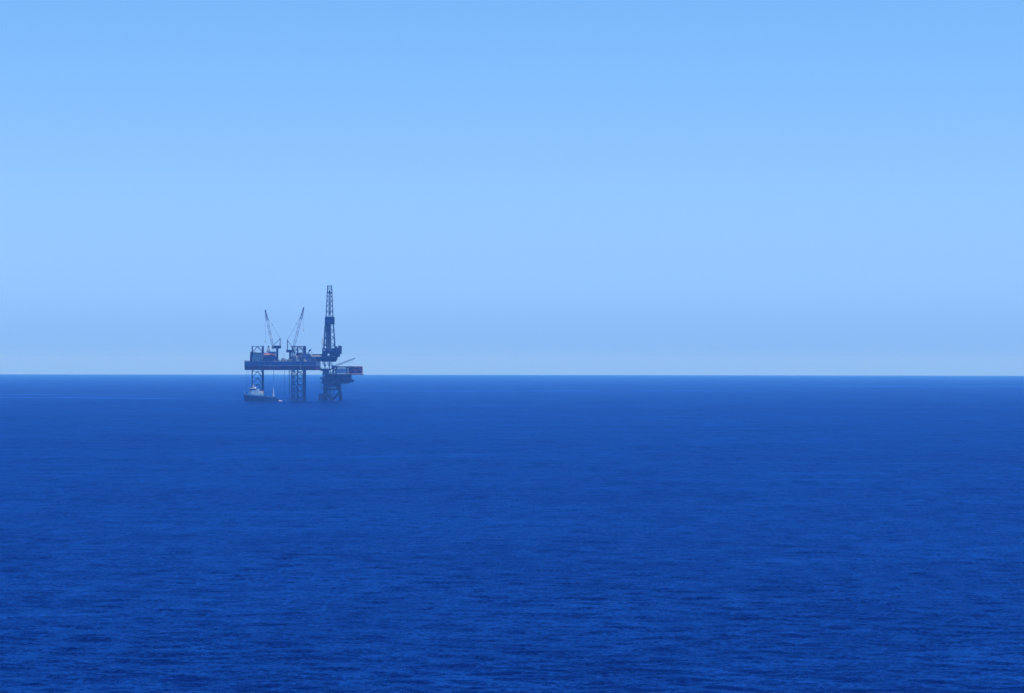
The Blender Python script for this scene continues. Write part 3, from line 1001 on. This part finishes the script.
for k in range(9):
    py = 375 + 0.8 * k
    a = 322 + rng.uniform(0, 8)
    pf.tube((q(a), -12.5, Z(py)), (q(a + rng.uniform(8, 18)), -12.5, Z(py)), 0.12 + 0.1 * rng.random(), n=6)
pf.build('process_piping', 'dark_steel', plat)
# underslung part of the cellar deck
MB().prism([(q(324), -9), (q(338.5), -9), (q(338.5), 9), (q(324), 9)], Z(385.8), Z(383.5)).box(q(326), q(337), -7, 7, Z(386.6), Z(385.8)).build('wellhead_bay', 'dark_steel', plat)
MB().side([(q(344.6), Z(383.2)), (q(350), Z(382.6)), (q(353.6), Z(381.9)), (q(354.2), Z(379.9)), (q(351.8), Z(379.3)), (q(350.0), Z(378.6)), (q(344.6), Z(379))], -12.6, -4).build('loading_gantry', 'dark_steel', plat)
for px, yy in ((320.8, -12.2), (341.0, -12.2)):
    s_ = MB()
    w_ = 1.5 if px < 330 else 4.0
    for k in range(2):
        zz = 385.0 + k * 2.0
        s_.box(q(px), q(px) + w_, yy, yy + 2.2, Z(zz + 0.2), Z(zz))
        rail(s_, [(q(px), yy, Z(zz)), (q(px) + w_, yy, Z(zz))], 1.1, 0.10, 1.0)
    for xx in (0, w_):
        s_.tube((q(px) + xx, yy, Z(387)), (q(px) + xx, yy, Z(382.6)), 0.14, n=5)
    s_.build('stair_tower', 'mid_steel', plat)
# pale tank house, red module with its truss frame
tk = MB().box(q(336.9), q(346.6), -13.2, -4, Z(373.4), Z(368.2)).build('tank_house', 'pale_paint', plat)
for k in range(6):
    MB().box(q(337.1) + k * 1.6, q(337.1) + k * 1.6 + 1.45, -13.34, -13.2, Z(373.1), Z(368.5)).build('cladding_panel', 'pale_paint', tk)
for px in (336.5, 347.0):
    MB().box(q(px) - 0.45, q(px) + 0.45, -13.5, -12.6, Z(373.9), Z(366.5)).build('corner_column', 'dark_steel', tk)
MB().box(q(335.4), q(348), -13.7, 8, Z(367.6), Z(366.3)).build('roof_girder', 'dark_steel', tk)
rm = MB().box(q(348.4), q(362.0), -12.2, 6, Z(373.6), Z(367.0))
red = rm.build('red_module', 'module_red', plat)
rf = MB()
for px in (347.8, 351.2, 354.6, 358.0, 362.4):
    rf.tube((q(px), -12.8, Z(374.2)), (q(px), -12.8, Z(366.5)), 0.3, n=6)
for py in (374.1, 366.6, 370.3):
    rf.tube((q(347.8), -12.8, Z(py)), (q(362.4), -12.8, Z(py)), 0.3 if py != 370.3 else 0.2, n=6)
rf.build('module_frame', 'module_red', red)
for k in range(4):
    a = 348.2 + 3.4 * k
    MB().box(q(a) + 0.2, q(a) + 2.9, -12.42, -12.2, Z(373.3), Z(370.8)).build('louvre_panel', 'dark_steel' if k % 2 else 'module_red', red)
    MB().tube((q(a - 0.2), -12.8, Z(370.3)), (q(a + 3.0), -12.8, Z(366.6)), 0.2, n=5).build('module_brace', 'dark_steel', red)
MB().box(q(347.6), q(363.2), -13.4, 6.4, Z(374.9), Z(374.3)).build('module_floor', 'dark_steel', red)
MB().box(q(347.8), q(361.4), -12.6, 6.2, Z(366.6), Z(366.1)).build('module_roof', 'module_red', red)
ft = MB()
for px, b in ((350.5, 376.6), (353.0, 376.2), (356.0, 376.0), (361.4, 376.8), (363.0, 375.6)):
    ft.tube((q(px), -12.6, Z(374.5)), (q(px), -12.6, Z(b)), 0.16, n=5)
ft.tube((q(361), -12.6, Z(374.7)), (q(363.6), -12.6, Z(374.7)), 0.16, n=5)
ft.build('hanging_ladder', 'module_red', red)
MB().side([(q(347.6), Z(378.2)), (q(350.2), Z(378.2)), (q(351.2), Z(375.0)), (q(347.6), Z(375.0))], -11, 5).build('support_bracket', 'dark_steel', red)
# small deck crane
dc = MB().lathe([(1.0, Z(373.9)), (0.8, Z(370)), (0.8, Z(368.2)), (1.3, Z(367.8)), (1.3, Z(366.8))], (q(333.6), -13.4), 12)
dc.box(q(332.2), q(335.6), -14.4, -12.4, Z(368), Z(365.6))
dcr = dc.build('deck_crane', 'dark_steel', plat)
db = MB()
A, B = Vector((q(333.0), -13.4, Z(367.0))), Vector((q(355.4), -13.4, Z(358.2)))
lattice(db, A, B, 1.2, 0.6, 1.35, 0.15, 0.10, 16)
db.build('boom', 'mid_steel', dcr)
dl = MB().tube(B, B + Vector((-3.0, 0, -4.0)), 0.06, n=4).tube(B + Vector((-3, 0, -4)), B + Vector((-3, 0, -4.6)), 0.25, n=5)
dl.tube((q(333.2), -13.4, Z(365.4)), A.lerp(B, 0.8), 0.07, n=4)
dl.build('hoist_line', 'rope', dcr)
MB().side([(q(319.4), Z(369.3)), (q(327), Z(369.4)), (q(331), Z(368.8)), (q(336), Z(365.8)), (q(336), Z(367.4)), (q(331), Z(370)), (q(327), Z(371)), (q(321.4), Z(371))][::-1], -12.6, -12.0).build('pipe_bridge_girder', 'dark_steel', plat)
gw = thing('gangway', 'sloping steel gangway bridging the rig hull and the platform', 'gangway', (X(317.4), D0 - 14, ZW + Z(363.6)))
g_ = MB()
gv = Vector(((321.2 - 317.4) * S, 0, Z(368.0) - Z(363.6)))
for s in (-0.6, 0.6):
    g_.tube((0, s, 0), gv + Vector((0, s, 0)), 0.16, n=5)
for k in range(7):
    p_ = gv * (k / 6)
    g_.tube(p_ + Vector((0, -0.6, 0)), p_ + Vector((0, 0.6, 0)), 0.1, n=4)
gwm = g_.build('walkway', 'mid_steel', gw)
g_ = MB()
rail(g_, [(0, -0.6, 0), tuple(gv + Vector((0, -0.6, 0)))], 1.0, 0.06, 1.0)
rail(g_, [(0, 0.6, 0), tuple(gv + Vector((0, 0.6, 0)))], 1.0, 0.06, 1.0)
g_.build('handrail', 'mid_steel', gw)

# ------------------------------------------------------------------ supply vessel (bow towards -x of its own frame)
VD = 2800.0
VS = VD / F
def VX(px): return (px - 512) * VS
ship = thing('supply_vessel', 'dark blue supply vessel with white wheelhouse moored below the rig', 'ship', (VX(261.2), VD, -drop(VD)), R(16))
# sections: station x, half breadth at deck, half breadth at waterline, deck height
sta = [(-17.6, 0.15, 0.05, 6.4, -16.0), (-16.2, 1.5, 0.5, 6.2, -15.2), (-13.5, 3.6, 2.2, 5.9, -13.2), (-10, 4.7, 3.9, 5.5, -10), (-5, 5.0, 4.7, 5.1, -5), (0.8, 5.0, 4.9, 4.9, 0.8),
       (1.2, 5.0, 4.9, 3.6, 1.2), (8, 5.0, 4.9, 2.9, 8), (14.5, 5.0, 4.8, 2.3, 14.2), (17.2, 4.8, 4.3, 2.0, 16.6)]
def hull_mesh(z_of, wid_of, m, name, par):
    vs, fs = [], []
    for s in sta:
        xd, bd, bw, hd, xw = s
        ring = []
        for t in z_of(s):
            f = (t + 1.5) / (hd + 1.5)
            b = bw + (bd - bw) * max(0, f) ** 1.5 + wid_of
            ring.append((xw + (xd - xw) * max(0, min(1, f)), b, t))
        vs += [(p[0], -p[1], p[2]) for p in ring] + [(p[0], p[1], p[2]) for p in reversed(ring)]
    n = len(vs) // len(sta)
    for k in range(len(sta) - 1):
        for i in range(n):
            j = (i + 1) % n
            fs.append((k * n + i, k * n + j, (k + 1) * n + j, (k + 1) * n + i))
    fs.append(tuple(range(n - 1, -1, -1)))
    fs.append(tuple(len(vs) - n + i for i in range(n)))
    mb = MB().add(vs, fs)
    o = mb.build(name, m, par)
    bm = bmesh.new()
    bm.from_mesh(o.data)
    bmesh.ops.recalc_face_normals(bm, faces=bm.faces)
    bm.to_mesh(o.data)
    bm.free()
    return o
sh = hull_mesh(lambda s: [-2.0, -0.3, 1.0, 2.0 if s[3] > 3 else s[3] * 0.8, s[3]], 0.0, 'ship_blue', 'hull', ship)
# bulwark on the forecastle in the paler colour
bw_ = MB()
fo = [s for s in sta if s[0] <= 0.8]
for s in (-1, 1):
    for a, b in zip(fo[:-1], fo[1:]):
        p0, p1 = (a[0], s * (a[1] + 0.04), a[3]), (b[0], s * (b[1] + 0.04), b[3])
        h0, h1 = 1.5 if a[0] < -9 else 1.1, 1.5 if b[0] < -9 else 1.1
        o0, o1 = (a[0] - 0.35, s * (a[1] + 0.25), a[3] + h0), (b[0] - 0.25, s * (b[1] + 0.2), b[3] + h1)
        i0, i1 = (a[0] + 0.1, s * max(0.02, a[1] - 0.1), a[3]), (b[0] + 0.1, s * (b[1] - 0.1), b[3])
        j0, j1 = (o0[0] + 0.12, o0[1] - s * 0.14, o0[2]), (o1[0] + 0.12, o1[1] - s * 0.14, o1[2])
        bw_.add([p0, p1, o1, o0, i0, i1, j1, j0], [(0, 1, 2, 3), (7, 6, 5, 4), (3, 2, 6, 7), (0, 3, 7, 4), (1, 5, 6, 2)])
bw_.build('bulwark', 'ship_band', sh)
# superstructure
h1 = MB().prism([(-12.6, -3.6), (-11, -4.5), (1.6, -4.6), (1.6, 4.6), (-11, 4.5), (-12.6, 3.6)], 5.2, 8.2).build('deckhouse', 'ship_white', ship)
h2 = MB().prism([(-12.0, -3.2), (-10.6, -4.2), (-2.2, -4.2), (-2.2, 4.2), (-10.6, 4.2), (-12.0, 3.2)], 8.2, 10.3).build('upper_deckhouse', 'ship_white', ship)
wh = MB().prism([(-11.2, -2.8), (-10.2, -3.9), (-5.6, -3.9), (-5.6, 3.9), (-10.2, 3.9), (-11.2, 2.8)], 10.3, 12.5,
                [(-11.6, -3.0), (-10.5, -4.1), (-5.5, -4.1), (-5.5, 4.1), (-10.5, 4.1), (-11.6, 3.0)]).build('wheelhouse', 'ship_white', ship)
for (xa, ya, xb, yb) in ((-11.37, -2.86, -11.37, 2.86), (-11.26, -3.02, -10.4, -3.99), (-10.2, -4.03, -5.8, -4.03), (-10.2, 4.03, -5.8, 4.03), (-11.26, 3.02, -10.4, 3.99)):
    dx, dy = xb - xa, yb - ya
    L_ = math.hypot(dx, dy)
    nwin = max(1, int(L_ / 1.2))
    for k in range(nwin):
        t0, t1 = (k + 0.1) / nwin, (k + 0.9) / nwin
        nx, ny = dy / L_, -dx / L_
        if nx * (xa + 8) + ny * ya < 0: nx, ny = -nx, -ny
        P0, P1 = (xa + dx * t0, ya + dy * t0), (xa + dx * t1, ya + dy * t1)
        o_ = 0.07
        MB().add([(P0[0] + nx * o_, P0[1] + ny * o_, 11.1), (P1[0] + nx * o_, P1[1] + ny * o_, 11.1), (P1[0] + nx * (o_ + .1), P1[1] + ny * (o_ + .1), 12.1), (P0[0] + nx * (o_ + .1), P0[1] + ny * (o_ + .1), 12.1),
                  (P0[0] - nx * .1, P0[1] - ny * .1, 11.1), (P1[0] - nx * .1, P1[1] - ny * .1, 11.1), (P1[0] - nx * .1, P1[1] - ny * .1, 12.1), (P0[0] - nx * .1, P0[1] - ny * .1, 12.1)],
                 [(0, 1, 2, 3), (7, 6, 5, 4), (0, 3, 7, 4), (1, 5, 6, 2), (3, 2, 6, 7), (0, 4, 5, 1)]).build('window', 'glass_dark', wh)
MB().prism([(-11.9, -3.2), (-10.7, -4.4), (-5.2, -4.4), (-5.2, 4.4), (-10.7, 4.4), (-11.9, 3.2)], 12.5, 12.75).build('roof', 'white_paint', wh)
for par, zz, ya in ((h1, 6.5, -4.6), (h2, 9.1, -4.2)):
    for k in range(5):
        xx = -10.4 + k * (2.1 if par is h1 else 1.6)
        MB().lathe([(0.24, -0.06), (0.24, 0.06)], (0, 0), 10).build('porthole', 'glass_dark', par, (xx, ya - (0.0 if par is h2 else -0.03 * 0), zz)).rotation_euler = (R(90), 0, 0)
for s in (-1, 1):
    f_ = MB().side([(-3.8, 10.3), (-1.0, 10.3) if False else (-2.4, 10.3), (-2.5, 12.0), (-3.5, 12.0)], s * 3.0 - 0.7, s * 3.0 + 0.7)
    fn = f_.build('funnel', 'ship_white', ship)
    MB().tube((-3.0, s * 3.0, 12.0), (-2.8, s * 3.0, 12.7), 0.28, n=8).build('exhaust_pipe', 'dark_steel', fn)
mst = MB().tube((-8.2, 0, 12.75), (-8.0, 0, 17.4), 0.2, 0.1, n=6).tube((-8.1, -1.4, 14.6), (-8.1, 1.4, 14.6), 0.1, n=5).box(-8.9, -7.5, -0.9, 0.9, 13.6, 13.75)
msto = mst.build('mast', 'white_paint', ship)
MB().box(-8.6, -8.3, -1.2, 1.2, 15.2, 15.4).build('radar_scanner', 'white_paint', msto)
MB().lathe([(0.2, 12.75), (0.6, 13.0), (0.7, 13.5), (0.45, 14.0), (0.1, 14.2)], (-6.4, -2.4), 12).build('satellite_dome', 'white_paint', msto)
MB().tube((-16.6, 0, 6.2), (-16.6, 0, 10.5), 0.1, n=5).build('jackstaff', 'white_paint', ship)
MB().box(-1.2, 1.5, -4.5, -2.6, 8.2, 10.0).build('winch_house', 'container_cream', ship)
MB().box(-1.2, 1.5, 2.6, 4.5, 8.2, 10.0).build('winch_house', 'container_cream', ship)
cb = MB()
for s in (-1, 1):
    for a, b in (((1.2, 3.6), (8, 2.9)), ((8, 2.9), (14.5, 2.3))):
        cb.box(a[0], b[0], s * 4.78, s * 4.98, b[1] - 0.1, b[1] + 1.35)
    cb.tube((1.2, s * 4.9, 4.6), (14.5, s * 4.9, 3.7), 0.14, n=5)
cb.build('cargo_rail', 'ship_blue', sh)
dk = MB().box(1.4, 15.6, -4.2, 4.2, 2.2, 3.0).build('cargo_deck', 'timber', sh)
MB().tube((16.4, -4.3, 2.4), (16.4, 4.3, 2.4), 0.55, n=10).build('stern_roller', 'mid_steel', ship)
# cargo lying on the vessel's deck
def on_ship(xl, yl, zl):
    c_, s_ = math.cos(R(16)), math.sin(R(16))
    return (VX(261.2) + xl * c_ - yl * s_, VD + xl * s_ + yl * c_, -drop(VD) + zl)
def deck_cargo(name, xl, yl, lx, ly, h, m, label, cat):
    t = thing(name, label, cat, on_ship(xl, yl, 3.0), R(16), 'cargo on the supply vessel')
    MB().box(-lx, lx, -ly, ly, 0.12, h).build('box', m, t)
    for sx in (-1, 1):
        for sy in (-1, 1):
            MB().box(sx * lx - 0.08, sx * lx + 0.08, sy * ly - 0.08, sy * ly + 0.08, 0, h + 0.1).build('corner_post', 'mid_steel', t)
    MB().box(-lx + 0.09, lx - 0.09, -ly - 0.05, -ly, h - 0.15, h + 0.05).build('top_rail', 'mid_steel', t)
deck_cargo('deck_container', 3.6, -2.2, 1.3, 1.2, 2.2, 'container_blue', 'blue container on the vessel deck behind its white house', 'container')
deck_cargo('deck_container', 6.4, -3.0, 0.7, 0.7, 2.0, 'white_paint', 'small white tank box on the vessel cargo deck', 'container')
deck_cargo('deck_container', 5.4, 1.8, 1.4, 1.2, 1.8, 'orange_paint', 'orange container on the vessel cargo deck', 'container')
deck_cargo('deck_container', 10.8, 0.4, 2.2, 1.3, 1.5, 'container_blue', 'long low blue basket near the vessel stern', 'container')

# ------------------------------------------------------------------ falling water and foam
def droplets(name, gen, count, size, label, cat):
    vs, fs = [], []
    for i in range(count):
        c, k = gen(i)
        s_ = size * (0.5 + random.random()) * k
        o = len(vs)
        d = [Vector((random.gauss(0, 1), random.gauss(0, 1), random.gauss(0, 1))).normalized() * s_ for _ in range(2)]
        a, b = d[0], d[1]
        u = a.cross(b).normalized() * s_
        vs += [tuple(c + a), tuple(c - a * 0.6 + b * 0.7), tuple(c - a * 0.5 - b * 0.8), tuple(c + u)]
        fs += [(o, o + 1, o + 2), (o, o + 3, o + 1), (o + 1, o + 3, o + 2), (o + 2, o + 3, o)]
    me = bpy.data.meshes.new(name)
    me.from_pydata(vs, [], fs)
    me.materials.append(MATS['foam'])
    o = link(name, me)
    return tag(o, label, cat, kind='stuff')
def jet(px, yy, top, spread):
    base = Vector((X(px) * (D0 + yy) / D0, D0 + yy, ZW))
    zt = Z(top)
    def gen(i):
        t = random.random() ** 0.6
        rad = 0.12 + spread * t ** 1.6
        return base + Vector((random.gauss(0, 0.42) * rad, random.gauss(0, 0.42) * rad, zt * (1 - t))), 0.6 + 0.9 * t
    return gen
droplets('cooling_water', jet(273.6, -33, 384.0, 1.7), 1300, 0.11, 'white stream of cooling water falling from under the rig hull', 'water')
droplets('thin_discharge', jet(284.6, -16, 396.0, 0.8), 300, 0.08, 'thin spray where a slender pipe from the rig meets the sea', 'water')
def wash(i):
    t = random.random()
    return Vector(on_ship(17.2 + 3.2 * t ** 1.3 + random.gauss(0, 0.2), random.gauss(0, 1.6), 0.1 + abs(random.gauss(0, 0.42)) * (1 - t * 0.7))), 1.0
droplets('stern_wash', wash, 1500, 0.16, 'white patch of churned water behind the supply vessel stern', 'foam')

# ------------------------------------------------------------------ haze
hz = MB().box(-31000, 31000, -31000, 31000, -drop(30000) - 1.5, 122).mesh('haze', 'foam')
hm = bpy.data.materials.new('haze_air')
hm.use_nodes = True
hn = hm.node_tree.nodes
hn.remove(hn['Principled BSDF'])
pv = hn.new('ShaderNodeVolumePrincipled')
pv.inputs['Color'].default_value = (0.10, 0.34, 1.0, 1)
pv.inputs['Absorption Color'].default_value = (0.90, 0.80, 1, 1)
pv.inputs['Density'].default_value = 0.00012
pv.inputs['Anisotropy'].default_value = 0.0
hm.node_tree.links.new(pv.outputs['Volume'], hn['Material Output'].inputs['Volume'])
hz.materials.clear()
hz.materials.append(hm)
haze = link('haze', hz)
haze['kind'] = 'stuff'
haze['label'] = 'pale blue sea haze thickening towards the horizon'
